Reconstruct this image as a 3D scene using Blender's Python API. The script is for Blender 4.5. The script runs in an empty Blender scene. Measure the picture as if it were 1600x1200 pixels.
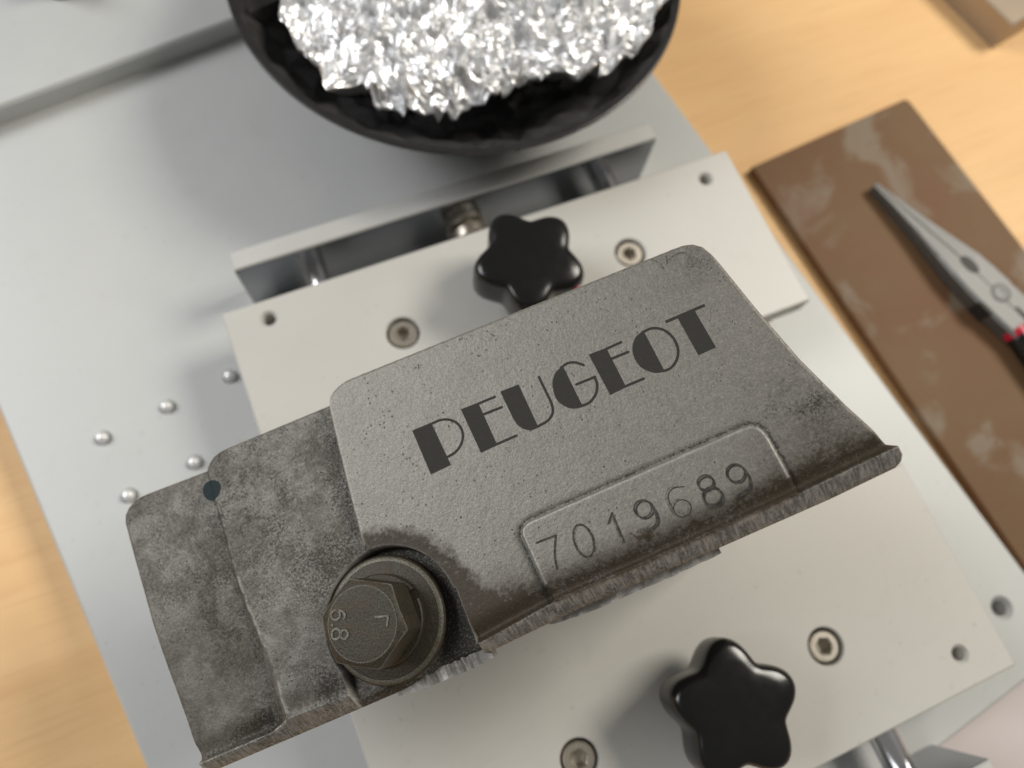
import bpy, bmesh, math, random
import numpy as np
from mathutils import Matrix, Vector, geometry

random.seed(7)
rng = np.random.default_rng(11)
scn = bpy.context.scene
col = scn.collection
MM = 0.001

# ------------------------------------------------------------------ camera
cam_d = bpy.data.cameras.new('camera')
cam_d.sensor_fit = 'HORIZONTAL'
cam_d.sensor_width = 36.0
cam_d.lens = 25.875
cam_d.clip_start = 0.01
cam_d.clip_end = 20.0
cam_d.dof.use_dof = True
cam_d.dof.focus_distance = 0.176
cam_d.dof.aperture_fstop = 8.6
cam = bpy.data.objects.new('camera', cam_d)
col.objects.link(cam)
cam.matrix_world = Matrix((
    (0.92122411, 0.34095856, -0.18733234, 0.0),
    (-0.38088090, 0.88852585, -0.25583502, 0.0),
    (0.07922048, 0.30703270, 0.94839603, 0.290),
    (0, 0, 0, 1)))
scn.camera = cam

# ------------------------------------------------------------------ light
world = bpy.data.worlds.new('World')
scn.world = world
world.use_nodes = True
bg = world.node_tree.nodes['Background']
bg.inputs[0].default_value = (1.0, 0.97, 0.91, 1)
bg.inputs[1].default_value = 0.17

def area(name, loc, target, size, power, colr, size_y=None):
    d = bpy.data.lights.new(name, 'AREA')
    d.energy = power
    d.color = colr
    d.size = size
    if size_y:
        d.shape = 'RECTANGLE'
        d.size_y = size_y
    o = bpy.data.objects.new(name, d)
    col.objects.link(o)
    o.location = loc
    o.rotation_euler = (Vector(target) - Vector(loc)).to_track_quat('-Z', 'Y').to_euler()
    return o

area('ceiling_lamp', (0.98, 0.14, 1.02), (0.05, 0.05, 0), 0.50, 13.0, (1.0, 0.94, 0.84), 0.42)
area('ceiling_panel', (-1.15, 0.85, 1.20), (0, 0.1, 0), 1.0, 22.0, (0.98, 0.985, 1.0), 0.8)

scn.view_settings.view_transform = 'Standard'
scn.view_settings.look = 'None'
scn.view_settings.gamma = 1.0
scn.view_settings.use_curve_mapping = False
scn.view_settings.exposure = 0.0
scn.render.engine = 'CYCLES'

# ------------------------------------------------------------------ materials
class NT:
    """small helper round a node tree"""
    def __init__(self, name):
        self.m = bpy.data.materials.new(name)
        self.m.use_nodes = True
        self.t = self.m.node_tree
        self.b = self.t.nodes['Principled BSDF']
        self.tc = self.t.nodes.new('ShaderNodeTexCoord')
        self.obj = self.tc.outputs['Object']
    def n(self, typ, **kw):
        x = self.t.nodes.new(typ)
        for k, v in kw.items():
            if k in x.inputs.keys():
                self.put(x, k, v)
            else:
                setattr(x, k, v)
        return x
    def put(self, node, sock, v):
        if hasattr(v, 'is_output') or isinstance(v, bpy.types.NodeSocket):
            self.t.links.new(v, node.inputs[sock])
        else:
            node.inputs[sock].default_value = v
    def set(self, **kw):
        for k, v in kw.items():
            self.put(self.b, k.replace('_', ' '), v)
        return self
    def mapped(self, scale, rot=(0, 0, 0)):
        x = self.n('ShaderNodeMapping')
        self.t.links.new(self.obj, x.inputs['Vector'])
        x.inputs['Scale'].default_value = scale
        x.inputs['Rotation'].default_value = rot
        return x.outputs[0]
    def noise(self, scale, detail=4, rough=0.55, vec=None, dist=0.0):
        x = self.n('ShaderNodeTexNoise')
        x.inputs['Scale'].default_value = scale
        x.inputs['Detail'].default_value = detail
        x.inputs['Roughness'].default_value = rough
        x.inputs['Distortion'].default_value = dist
        self.t.links.new(vec if vec is not None else self.obj, x.inputs['Vector'])
        return x.outputs['Fac']
    def ramp(self, fac, stops):
        x = self.n('ShaderNodeValToRGB')
        e = x.color_ramp.elements
        while len(e) < len(stops):
            e.new(0.5)
        for i, (p, c) in enumerate(stops):
            e[i].position = p
            e[i].color = (c, c, c, 1) if not hasattr(c, '__len__') else (c[0], c[1], c[2], 1)
        self.t.links.new(fac, x.inputs[0])
        return x.outputs[0]
    def mix(self, fac, a, b, mode='MIX'):
        x = self.n('ShaderNodeMix', data_type='RGBA', blend_type=mode)
        for sock, v in ((0, fac), (6, a), (7, b)):
            if isinstance(v, bpy.types.NodeSocket):
                self.t.links.new(v, x.inputs[sock])
            else:
                if sock and len(v) == 3:
                    v = (v[0], v[1], v[2], 1)
                x.inputs[sock].default_value = v
        return x.outputs[2]
    def math(self, op, a, b=0.5):
        x = self.n('ShaderNodeMath', operation=op)
        for i, v in enumerate((a, b)):
            if isinstance(v, bpy.types.NodeSocket):
                self.t.links.new(v, x.inputs[i])
            else:
                x.inputs[i].default_value = v
        return x.outputs[0]
    def attr(self, name):
        return self.n('ShaderNodeAttribute', attribute_name=name).outputs['Fac']
    def bump(self, h, strength, dist, normal=None):
        x = self.n('ShaderNodeBump')
        x.inputs['Strength'].default_value = strength
        x.inputs['Distance'].default_value = dist
        self.t.links.new(h, x.inputs['Height'])
        if normal is not None:
            self.t.links.new(normal, x.inputs['Normal'])
        return x.outputs[0]

MAT = {}

def anodised(name, a, b, rough=0.42, metal=0.35):
    k = NT(name)
    big = k.noise(14, 4, 0.6)
    fine = k.noise(2600, 2, 0.6)
    c = k.mix(k.ramp(big, [(0.30, 0.0), (0.70, 1.0)]), a, b)
    c = k.mix(k.ramp(fine, [(0.35, 0.0), (0.65, 0.10)]), c, (0.45, 0.45, 0.43))
    brush = k.noise(1.0, 4, 0.7, k.mapped((60, 2200, 60)))
    c = k.mix(k.ramp(brush, [(0.30, 0.16), (0.60, 0.0)]), c, (0.50, 0.49, 0.46))
    speck = k.ramp(k.noise(420, 2, 0.5), [(0.70, 0.0), (0.76, 0.35)])
    c = k.mix(speck, c, (0.33, 0.30, 0.26))
    smudge = k.ramp(k.noise(45, 5, 0.7, dist=0.8), [(0.60, 0.0), (0.78, 0.22)])
    c = k.mix(smudge, c, (0.42, 0.40, 0.36))
    k.set(Base_Color=c, Metallic=metal, Normal=k.bump(k.math('ADD', fine, brush), 0.12, 0.0001),
          Roughness=k.math('ADD', k.math('MULTIPLY', big, 0.14), rough - 0.07))
    MAT[name] = k.m
anodised('anodised_base', (0.52, 0.535, 0.53), (0.58, 0.59, 0.58), 0.56, 0.20)
anodised('anodised_jaw', (0.55, 0.54, 0.505), (0.60, 0.588, 0.545), 0.56, 0.16)
anodised('anodised_bar', (0.60, 0.60, 0.58), (0.66, 0.66, 0.64), 0.45, 0.35)

k = NT('bar_polished')
g = k.noise(1.0, 3, 0.5, k.mapped((40, 40, 900)))
k.set(Base_Color=(0.30, 0.31, 0.33, 1), Metallic=1.0, Roughness=0.16, Normal=k.bump(g, 0.05, 0.0003))
MAT['bar_polished'] = k.m

k = NT('polished_steel')
g = k.noise(900, 2, 0.5)
k.set(Base_Color=(0.82, 0.82, 0.84, 1), Metallic=1.0, Roughness=0.20, Normal=k.bump(g, 0.05, 0.0002))
MAT['polished_steel'] = k.m

k = NT('cut_aluminium')
k.set(Base_Color=(0.90, 0.90, 0.90, 1), Metallic=0.4, Roughness=0.32)
MAT['cut_aluminium'] = k.m

k = NT('screw_steel')
g = k.noise(700, 3, 0.6)
k.set(Base_Color=k.mix(g, (0.46, 0.42, 0.35), (0.70, 0.65, 0.56)), Metallic=0.9, Roughness=0.36)
MAT['screw_steel'] = k.m

k = NT('hole_dark')
k.set(Base_Color=(0.03, 0.028, 0.025, 1), Metallic=0.4, Roughness=0.55)
MAT['hole_dark'] = k.m

k = NT('black_plastic')
g = k.noise(300, 3, 0.6)
k.set(Base_Color=(0.006, 0.006, 0.006, 1), Roughness=k.math('ADD', k.math('MULTIPLY', g, 0.14), 0.15),
      Normal=k.bump(k.noise(90, 2, 0.5), 0.04, 0.001))
MAT['black_plastic'] = k.m

k = NT('red_plastic')
k.set(Base_Color=(0.45, 0.006, 0.03, 1), Roughness=0.35)
MAT['red_plastic'] = k.m

k = NT('bowl_black')
g = k.noise(130, 4, 0.65)
k.set(Base_Color=k.mix(g, (0.010, 0.010, 0.011), (0.035, 0.033, 0.033)), Roughness=0.24)
MAT['bowl_black'] = k.m

k = NT('lining_black')
g = k.noise(160, 4, 0.65)
k.set(Base_Color=k.mix(g, (0.020, 0.019, 0.019), (0.085, 0.082, 0.082)), Roughness=0.25, Normal=k.bump(g, 0.3, 0.002))
MAT['lining_black'] = k.m

k = NT('foil')
g = k.noise(420, 4, 0.6)
k.set(Base_Color=(0.84, 0.845, 0.85, 1), Metallic=0.88, Roughness=0.36, Normal=k.bump(g, 0.18, 0.002))
MAT['foil'] = k.m

# cast aluminium, soiled: dirt, brown, wear with lit-edge highlights, and strip are painted where the photograph shows them
k = NT('cast_aluminium')
mm_ = k.mapped((1000, 1000, 1000))
fine = k.noise(1.9, 3, 0.7, mm_)
mid = k.noise(0.55, 4, 0.65, mm_)
big = k.noise(0.09, 4, 0.6, mm_)
vor = k.n('ShaderNodeTexVoronoi', feature='F1')
vor.inputs['Scale'].default_value = 0.75
k.t.links.new(mm_, vor.inputs['Vector'])
pit_sel = k.ramp(k.noise(0.30, 2, 0.5, mm_), [(0.50, 0.0), (0.62, 1.0)])
pit = k.math('MULTIPLY', k.ramp(vor.outputs['Distance'], [(0.10, 1.0), (0.22, 0.0)]), pit_sel)
dirt = k.attr('dirt'); brown = k.attr('brown'); wear_highlight = k.attr('wear_highlight'); strip = k.attr('strip')
c = k.mix(k.ramp(fine, [(0.28, 0.0), (0.72, 1.0)]), (0.185, 0.177, 0.158), (0.315, 0.303, 0.274))
c = k.mix(k.ramp(mid, [(0.35, 0.30), (0.65, 0.0)]), c, (0.16, 0.152, 0.138))
striae = k.noise(1.0, 3, 0.6, k.mapped((1900, 260, 260)))
c = k.mix(strip, c, k.mix(k.ramp(striae, [(0.36, 0.0), (0.62, 1.0)]), (0.19, 0.188, 0.178), (0.42, 0.415, 0.395)))
dm = k.math('MULTIPLY', dirt, k.math('ADD', k.math('MULTIPLY', k.ramp(k.noise(1.6, 5, 0.85, mm_), [(0.40, 0.0), (0.60, 1.0)]), 1.7), 0.10))
c = k.mix(k.math('MINIMUM', dm, 0.96), c, (0.030, 0.027, 0.022))
bm_ = k.math('MULTIPLY', brown, k.math('ADD', k.math('MULTIPLY', k.ramp(k.noise(0.9, 4, 0.75, mm_), [(0.32, 0.0), (0.62, 1.0)]), 0.9), 0.5))
c = k.mix(k.math('MINIMUM', bm_, 0.92), c, (0.036, 0.026, 0.015))
c = k.mix(k.math('MULTIPLY', pit, 0.75), c, (0.04, 0.036, 0.03))
c = k.mix(k.math('MULTIPLY', wear_highlight, 0.9), c, (0.60, 0.585, 0.55))  # painted edge highlights and wear lighten the colour
h = k.math('SUBTRACT', k.math('ADD', k.math('MULTIPLY', fine, 0.6), mid), k.math('MULTIPLY', pit, 0.7))
nrm = k.bump(h, 0.6, 0.00024)
nrm = k.bump(k.math('MULTIPLY', striae, strip), 0.3, 0.0003, nrm)
k.set(Base_Color=c, Metallic=k.math('SUBTRACT', 0.60, k.math('MULTIPLY', k.math('MINIMUM', k.math('ADD', dm, bm_), 1.0), 0.55)),
      Roughness=k.math('ADD', k.math('MULTIPLY', mid, 0.2), 0.42), Normal=nrm, Specular_IOR_Level=0.25)
MAT['cast_aluminium'] = k.m

k = NT('engraving')
mm_ = k.mapped((1000, 1000, 1000))
g = k.noise(2.2, 3, 0.7, mm_)
k.set(Base_Color=k.mix(g, (0.026, 0.0245, 0.022), (0.050, 0.047, 0.042)), Roughness=0.7, Metallic=0.0, Specular_IOR_Level=0.15,
      Normal=k.bump(g, 0.4, 0.0001))
MAT['engraving'] = k.m

k = NT('stamped_line')
mm_ = k.mapped((1000, 1000, 1000))
g = k.noise(1.3, 3, 0.7, mm_)
k.set(Base_Color=k.mix(k.ramp(g, [(0.40, 0.0), (0.68, 1.0)]), (0.014, 0.012, 0.009), (0.07, 0.063, 0.053)), Roughness=0.6, Metallic=0.2)
MAT['stamped_line'] = k.m

k = NT('stamped_line_faint')
g = k.noise(1.3, 3, 0.7, k.mapped((1000, 1000, 1000)))
k.set(Base_Color=k.mix(k.ramp(g, [(0.40, 0.0), (0.60, 1.0)]), (0.06, 0.052, 0.042), (0.21, 0.195, 0.175)), Roughness=0.6, Metallic=0.4)
MAT['stamped_line_faint'] = k.m

k = NT('blue_paint')
g = k.noise(1.2, 3, 0.7, k.mapped((1000, 1000, 1000)))
k.set(Base_Color=k.mix(g, (0.014, 0.024, 0.029), (0.030, 0.044, 0.049)), Roughness=0.7, Specular_IOR_Level=0.15)
MAT['blue_paint'] = k.m

def oiled(name, a, b, rust, rough):
    k = NT(name)
    mm_ = k.mapped((1000, 1000, 1000))
    g = k.noise(0.35, 5, 0.7, mm_)
    f = k.noise(2.0, 3, 0.7, mm_)
    c = k.mix(k.ramp(f, [(0.35, 0.0), (0.65, 1.0)]), a, b)
    c = k.mix(k.ramp(g, [(0.50, 0.0), (0.68, 0.75)]), c, rust)
    k.set(Base_Color=c, Metallic=0.45, Roughness=k.math('ADD', k.math('MULTIPLY', g, 0.25), rough - 0.1),
          Normal=k.bump(k.math('ADD', f, g), 0.6, 0.00025))
    MAT[name] = k.m
oiled('bolt_steel', (0.032, 0.028, 0.020), (0.068, 0.061, 0.044), (0.080, 0.056, 0.033), 0.50)
oiled('washer_steel', (0.032, 0.029, 0.022), (0.060, 0.052, 0.038), (0.075, 0.048, 0.028), 0.48)
oiled('bolt_worn_highlight', (0.09, 0.085, 0.068), (0.17, 0.16, 0.13), (0.10, 0.08, 0.05), 0.40)  # lighter steel for painted rim highlights and the raised marks

k = NT('beech_wood')
v = k.mapped((1.6, 16, 16), (0, 0, math.radians(-8)))
g = k.noise(2.2, 5, 0.6, v, 0.6)
fl = k.noise(9, 3, 0.6, k.mapped((3, 60, 60), (0, 0, math.radians(-8))))
b3 = k.noise(2.6, 3, 0.5)
c = k.mix(k.ramp(g, [(0.30, 0.0), (0.70, 1.0)]), (0.78, 0.48, 0.22), (0.90, 0.60, 0.30))
c = k.mix(k.ramp(fl, [(0.52, 0.0), (0.75, 0.30)]), c, (0.56, 0.31, 0.13))
c = k.mix(k.ramp(b3, [(0.35, 0.14), (0.65, 0.0)]), c, (0.48, 0.27, 0.12))
k.set(Base_Color=c, Roughness=0.50, Specular_IOR_Level=0.3)
MAT['beech_wood'] = k.m

k = NT('rusty_steel')
g = k.noise(16, 5, 0.6, dist=0.5)
sp = k.noise(24, 4, 0.55, dist=0.4)
f = k.noise(600, 3, 0.7)
c = k.mix(k.ramp(g, [(0.32, 0.0), (0.70, 1.0)]), (0.165, 0.080, 0.036), (0.176, 0.106, 0.050))
c = k.mix(k.ramp(f, [(0.35, 0.0), (0.70, 0.35)]), c, (0.12, 0.08, 0.055))
c = k.mix(k.ramp(sp, [(0.56, 0.0), (0.64, 0.6)]), c, (0.25, 0.215, 0.165))
c = k.mix(k.ramp(k.noise(9, 3, 0.6), [(0.58, 0.0), (0.70, 0.5)]), c, (0.17, 0.075, 0.04))
k.set(Base_Color=c, Metallic=0.05, Specular_IOR_Level=0.25, Roughness=0.62, Normal=k.bump(f, 0.2, 0.0002))
MAT['rusty_steel'] = k.m

k = NT('plier_steel')
g = k.noise(1.0, 3, 0.6, k.mapped((300, 1500, 300)))
k.set(Base_Color=k.mix(g, (0.17, 0.17, 0.165), (0.25, 0.25, 0.24)), Metallic=0.5, Roughness=0.55)
MAT['plier_steel'] = k.m
k = NT('plier_side')
g = k.noise(400, 3, 0.6)
k.set(Base_Color=k.mix(g, (0.10, 0.095, 0.09), (0.17, 0.165, 0.155)), Metallic=0.6, Roughness=0.45)
MAT['plier_side'] = k.m

k = NT('tan_metal')
g = k.noise(60, 4, 0.6)
k.set(Base_Color=k.mix(g, (0.34, 0.27, 0.195), (0.42, 0.34, 0.25)), Metallic=0.5, Roughness=0.45)
MAT['tan_metal'] = k.m

k = NT('paper')
g = k.noise(30, 4, 0.6)
k.set(Base_Color=k.mix(g, (0.60, 0.54, 0.53), (0.68, 0.62, 0.61)), Roughness=0.8)
MAT['paper'] = k.m

# ------------------------------------------------------------------ geometry helpers (millimetres)
def mesh_obj(name, V, Fc, mat, parent=None, smooth=False, sharp=None):
    me = bpy.data.meshes.new(name)
    V = np.asarray(V, float) * MM
    me.from_pydata([tuple(p) for p in V], [], [tuple(int(i) for i in q) for q in Fc])
    me.update()
    o = bpy.data.objects.new(name, me)
    col.objects.link(o)
    me.materials.append(MAT[mat])
    if smooth:
        me.polygons.foreach_set('use_smooth', [True] * len(me.polygons))
        if sharp:
            me.set_sharp_from_angle(angle=math.radians(sharp))
    if parent is not None:
        o.parent = parent
    return o

def thing(name, label, cat, loc=(0, 0, 0), rotz=0.0, group=None):
    o = bpy.data.objects.new(name, None)
    col.objects.link(o)
    o.empty_display_size = 0.01
    o.location = Vector(loc) * MM
    o.rotation_euler = (0, 0, rotz)
    return tag(o, label, cat, group)

def tag(o, label, cat, group=None):
    o['label'] = label
    o['category'] = cat
    if group:
        o['group'] = group
    return o

def rect(x0, y0, x1, y1):
    return [(x0, y0), (x1, y0), (x1, y1), (x0, y1)]

def circ(cx, cy, r, n=32, a0=0.0):
    return [(cx + r * math.cos(a0 + 2 * math.pi * i / n), cy + r * math.sin(a0 + 2 * math.pi * i / n)) for i in range(n)]

def inset(poly, d):
    """shrink a convex counter-clockwise polygon by d"""
    n = len(poly)
    out = []
    for i in range(n):
        p0, p1, p2 = Vector(poly[i - 1]), Vector(poly[i]), Vector(poly[(i + 1) % n])
        a = (p1 - p0).normalized(); b = (p2 - p1).normalized()
        na = Vector((-a.y, a.x)); nb = Vector((-b.y, b.x))
        m = (na + nb)
        m = m / max(m.dot(na), 1e-6)
        out.append(tuple(p1 + m * d))
    return out

def plate(poly, z0, z1, holes=(), chamfer=0.5, n=32):
    """a solid plate; each hole (x, y, radius, depth, mouth chamfer) is really sunk into it"""
    V, Fc = [], []
    def loop(pts, z):
        i = len(V)
        V.extend((p[0], p[1], z) for p in pts)
        return list(range(i, i + len(pts)))
    def band(a, b, flip=False):
        m = len(a)
        for i in range(m):
            q = (a[i], a[(i + 1) % m], b[(i + 1) % m], b[i])
            Fc.append(q[::-1] if flip else q)
    top_pts = inset(poly, chamfer)
    lo = loop(poly, z0); hi = loop(poly, z1 - chamfer)
    band(lo, hi)
    Fc.append(lo[::-1])
    pts2 = [Vector(p) for p in top_pts]
    loops = [list(range(len(top_pts)))]
    for (x, y, r, dep, ch) in holes:
        c = circ(x, y, r + ch, n)
        loops.append(list(range(len(pts2), len(pts2) + n)))
        pts2 += [Vector(p) for p in c]
    res = geometry.delaunay_2d_cdt(pts2, [], loops, 0, 1e-7)
    base = len(V)
    V.extend((p.x, p.y, z1) for p in res[0])
    remap = {}
    for new, olds in enumerate(res[3]):
        for o_ in olds:
            remap[o_] = base + new
    for tri in res[2]:
        cx = sum(res[0][i].x for i in tri) / 3; cy = sum(res[0][i].y for i in tri) / 3
        if any((cx - hh[0]) ** 2 + (cy - hh[1]) ** 2 < (hh[2] + hh[4]) ** 2 * 0.998 for hh in holes):
            continue
        a, b, c_ = (res[0][i] for i in tri)
        t = [base + i for i in tri]
        if (b - a).cross(c_ - a) < 0:
            t = t[::-1]
        Fc.append(t)
    band(hi, [remap[i] for i in loops[0]])
    for hh, lp in zip(holes, loops[1:]):
        x, y, r, dep, ch = hh
        m = [remap[i] for i in lp]
        a = loop(circ(x, y, r, n), z1 - ch)
        b = loop(circ(x, y, r, n), z1 - dep)
        band(m, a, True) if False else band(a, m)
        band(b, a)
        Fc.append(b)
    # hole walls look inward: flip them so normals face the axis
    bmx = bmesh.new()
    vs = [bmx.verts.new(p) for p in V]
    for q in Fc:
        try:
            bmx.faces.new([vs[i] for i in q])
        except ValueError:
            pass
    bmesh.ops.recalc_face_normals(bmx, faces=bmx.faces)
    bmx.verts.index_update()
    V2 = [v.co[:] for v in bmx.verts]
    F2 = [[v.index for v in f.verts] for f in bmx.faces]
    bmx.free()
    return V2, F2

def lathe(profile, n=48, cx=0.0, cy=0.0, close=True):
    V, Fc = [], []
    for r, z in profile:
        for i in range(n):
            a = 2 * math.pi * i / n
            V.append((cx + r * math.cos(a), cy + r * math.sin(a), z))
    for j in range(len(profile) - 1):
        for i in range(n):
            i2 = (i + 1) % n
            Fc.append((j * n + i, j * n + i2, (j + 1) * n + i2, (j + 1) * n + i))
    if close:
        Fc.append(tuple(range(n))[::-1])
        m = (len(profile) - 1) * n
        Fc.append(tuple(range(m, m + n)))
    return V, Fc

def box(x0, y0, z0, x1, y1, z1, c=0.4):
    return plate(rect(x0, y0, x1, y1), z0, z1, (), c)

def tube(p, q, r, n=24):
    p, q = Vector(p), Vector(q)
    d = (q - p).normalized()
    a = d.orthogonal().normalized(); b = d.cross(a)
    V = [tuple(c + (a * math.cos(2 * math.pi * i / n) + b * math.sin(2 * math.pi * i / n)) * r) for c in (p, q) for i in range(n)]
    Fc = [(i, (i + 1) % n, n + (i + 1) % n, n + i) for i in range(n)]
    Fc += [tuple(range(n))[::-1], tuple(range(n, 2 * n))]
    return V, Fc

def prism(poly, z0, z1):
    """any simple outline, straight sides"""
    tris = geometry.tessellate_polygon([[Vector((x, y, 0)) for x, y in poly]])
    n = len(poly)
    area2 = sum(poly[i - 1][0] * poly[i][1] - poly[i][0] * poly[i - 1][1] for i in range(n))
    V = [(x, y, z0) for x, y in poly] + [(x, y, z1) for x, y in poly]
    Fc = []
    for t in tris:
        a, b, c = (Vector(poly[i]) for i in t)
        t = tuple(t) if (b - a).cross(c - a) > 0 else tuple(t)[::-1]
        Fc.append(tuple(i + n for i in t)); Fc.append(t[::-1])
    for i in range(n):
        q = (i, (i + 1) % n, n + (i + 1) % n, n + i)
        Fc.append(q if area2 > 0 else q[::-1])
    return V, Fc

def spline(pts, per=8, closed=False):
    """Catmull-Rom through the points"""
    P = [np.array(p, float) for p in pts]
    n = len(P)
    out = []
    segs = n if closed else n - 1
    for i in range(segs):
        p1, p2 = P[i % n], P[(i + 1) % n]
        p0 = P[(i - 1) % n] if (closed or i > 0) else 2 * p1 - p2
        p3 = P[(i + 2) % n] if (closed or i + 2 < n) else 2 * p2 - p1
        for j in range(per):
            t = j / per
            out.append(0.5 * (2 * p1 + (p2 - p0) * t + (2 * p0 - 5 * p1 + 4 * p2 - p3) * t * t + (3 * p1 - p0 - 3 * p2 + p3) * t ** 3))
    if not closed:
        out.append(P[-1])
    return [tuple(p) for p in out]

def ribbon(pts, w, closed=False, taper=False):
    """outline strips (list of quads as one mesh) following a line; returned flat as 2-D verts, faces"""
    P = np.array(pts, float)
    if closed:
        T = np.roll(P, -1, 0) - np.roll(P, 1, 0)
    else:
        T = np.gradient(P, axis=0)
    T /= np.linalg.norm(T, axis=1)[:, None] + 1e-9
    Nn = np.c_[-T[:, 1], T[:, 0]] * w / 2
    n = len(P)
    V = np.concatenate([P - Nn, P + Nn])
    Fc = []
    for i in range(n if closed else n - 1):
        j = (i + 1) % n
        Fc.append((i, j, n + j, n + i))
    if not closed:      # round ends
        for e, sgn in ((0, -1), (n - 1, 1)):
            cen = P[e]; t = T[e] * sgn
            a0 = math.atan2(t[1], t[0])
            k0 = len(V)
            arc = [cen + w / 2 * np.array([math.cos(a0 + a), math.sin(a0 + a)]) for a in np.linspace(-math.pi / 2, math.pi / 2, 7)]
            V = np.concatenate([V, arc])
            Fc.append(tuple(range(k0, k0 + 7)))
    return V, Fc

class Flat:
    """collects flat shapes into one thin mesh"""
    def __init__(self, z):
        self.V, self.F, self.z = [], [], z
    def rib(self, pts, w, closed=False):
        V, Fc = ribbon(pts, w, closed)
        b = len(self.V)
        self.V += [(x, y, self.z) for x, y in V]
        self.F += [tuple(i + b for i in q) for q in Fc]
        self.z += 0.004
        return self
    def poly(self, pts):
        tris = geometry.tessellate_polygon([[Vector((x, y, 0)) for x, y in pts]])
        b = len(self.V)
        self.V += [(x, y, self.z) for x, y in pts]
        for t in tris:
            a, bb, c = (Vector(pts[i]) for i in t)
            t = tuple(t) if (bb - a).cross(c - a) > 0 else tuple(t)[::-1]
            self.F.append(tuple(i + b for i in t))
        self.z += 0.004
        return self
    def obj(self, name, mat, parent):
        return mesh_obj(name, self.V, self.F, mat, parent)

# numpy value noise
def vnoise(x, y, seed=0):
    xi = np.floor(x).astype(np.int64); yi = np.floor(y).astype(np.int64)
    fx = x - xi; fy = y - yi
    fx = fx * fx * (3 - 2 * fx); fy = fy * fy * (3 - 2 * fy)
    def hsh(a, b):
        n = (a * 374761393 + b * 668265263 + seed * 974711) & 0x7fffffff
        n = ((n ^ (n >> 13)) * 1274126177) & 0x7fffffff
        return ((n ^ (n >> 16)) & 0xffff) / 65535.0
    a = hsh(xi, yi); b = hsh(xi + 1, yi); c = hsh(xi, yi + 1); d = hsh(xi + 1, yi + 1)
    return (a * (1 - fx) + b * fx) * (1 - fy) + (c * (1 - fx) + d * fx) * fy

def fbm(x, y, octaves=4, seed=0, gain=0.55):
    s = 0; amp = 1; tot = 0
    for o in range(octaves):
        s = s + amp * vnoise(x * 2 ** o + 17.3 * o, y * 2 ** o - 9.1 * o, seed + o)
        tot += amp; amp *= gain
    return s / tot

def sstep(a, b, x):
    t = np.clip((x - a) / (b - a), 0, 1)
    return t * t * (3 - 2 * t)

def sdf_poly(u, v, poly):
    """signed distance, negative inside; also the nearest point on the outline"""
    d2 = np.full(u.shape, 1e18); nx = np.zeros_like(u); ny = np.zeros_like(u)
    ins = np.zeros(u.shape, bool)
    n = len(poly)
    for i in range(n):
        (x0, y0), (x1, y1) = poly[i - 1], poly[i]
        ex, ey = x1 - x0, y1 - y0
        t = np.clip(((u - x0) * ex + (v - y0) * ey) / (ex * ex + ey * ey + 1e-12), 0, 1)
        px, py = x0 + t * ex, y0 + t * ey
        dd = (u - px) ** 2 + (v - py) ** 2
        m = dd < d2
        d2 = np.where(m, dd, d2); nx = np.where(m, px, nx); ny = np.where(m, py, ny)
        cond = ((y0 > v) != (y1 > v)) & (u < ex * (v - y0) / (ey + 1e-12) + x0)
        ins ^= cond
    d = np.sqrt(d2)
    return np.where(ins, -d, d), nx, ny

# ------------------------------------------------------------------ the setting: table top
V, Fc = box(-900, -700, -45, 900, 1100, -15, 3)
o = mesh_obj('table', V, Fc, 'beech_wood')
o['kind'] = 'structure'

# ------------------------------------------------------------------ base plate of the machine
YAW_B = math.radians(7.938)
base = thing('base_plate', 'large silver anodised aluminium base plate lying on the wooden table', 'base plate', (0, 0, -15), YAW_B)
tapped = [(-83, 127.5), (-57, 127.5), (-30.7, 127.5), (-82.8, 101.6), (-56.7, 101.6)]
hl = [(x, y, 1.9, 9, 1.25) for x, y in tapped] + [(191.4, -106, 3.2, 11, 1.6)]
V, Fc = plate(rect(-113, -131.5, 210, 345), 0, 15, hl, 1.2)
bp = mesh_obj('plate', V, Fc, 'anodised_base', base)
for i, (x, y) in enumerate(tapped):
    # turned dome-headed pin set in each hole of the grid
    V, Fc = lathe([(2.35, 14.9), (2.35, 15.6), (2.25, 16.4), (1.9, 17.2), (1.35, 17.75), (0.7, 18.0), (0.15, 18.05)], 24, x, y)
    mesh_obj('pin', V, Fc, 'cut_aluminium', base, True)
V, Fc = lathe([(0.15, 5.4), (1.6, 5.0), (2.6, 4.2), (3.1, 4.1)], 24, 191.4, -106, False)
mesh_obj('hole_bottom', V, Fc, 'cut_aluminium', base, True)

# raised block at the back of the base
blk = thing('column_foot', 'raised silver aluminium block with a bright edge behind the bowl', 'machine part', (0, 0, 0), YAW_B)
V, Fc = box(-113, 281.5, 0.02, 128, 345, 10, 1.2)
mesh_obj('block', V, Fc, 'anodised_base', blk)
V, Fc = lathe([(5.5, 10.02), (5.5, 15), (4.8, 16), (4.8, 30)], 32, -20, 330)
mesh_obj('stud', V, Fc, 'black_plastic', blk, True, 40)

# ------------------------------------------------------------------ vise on the base plate
vise = thing('vise', 'aluminium screw vise with two wide jaw plates and black star knobs', 'vise', (0, 0, 0))

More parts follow.
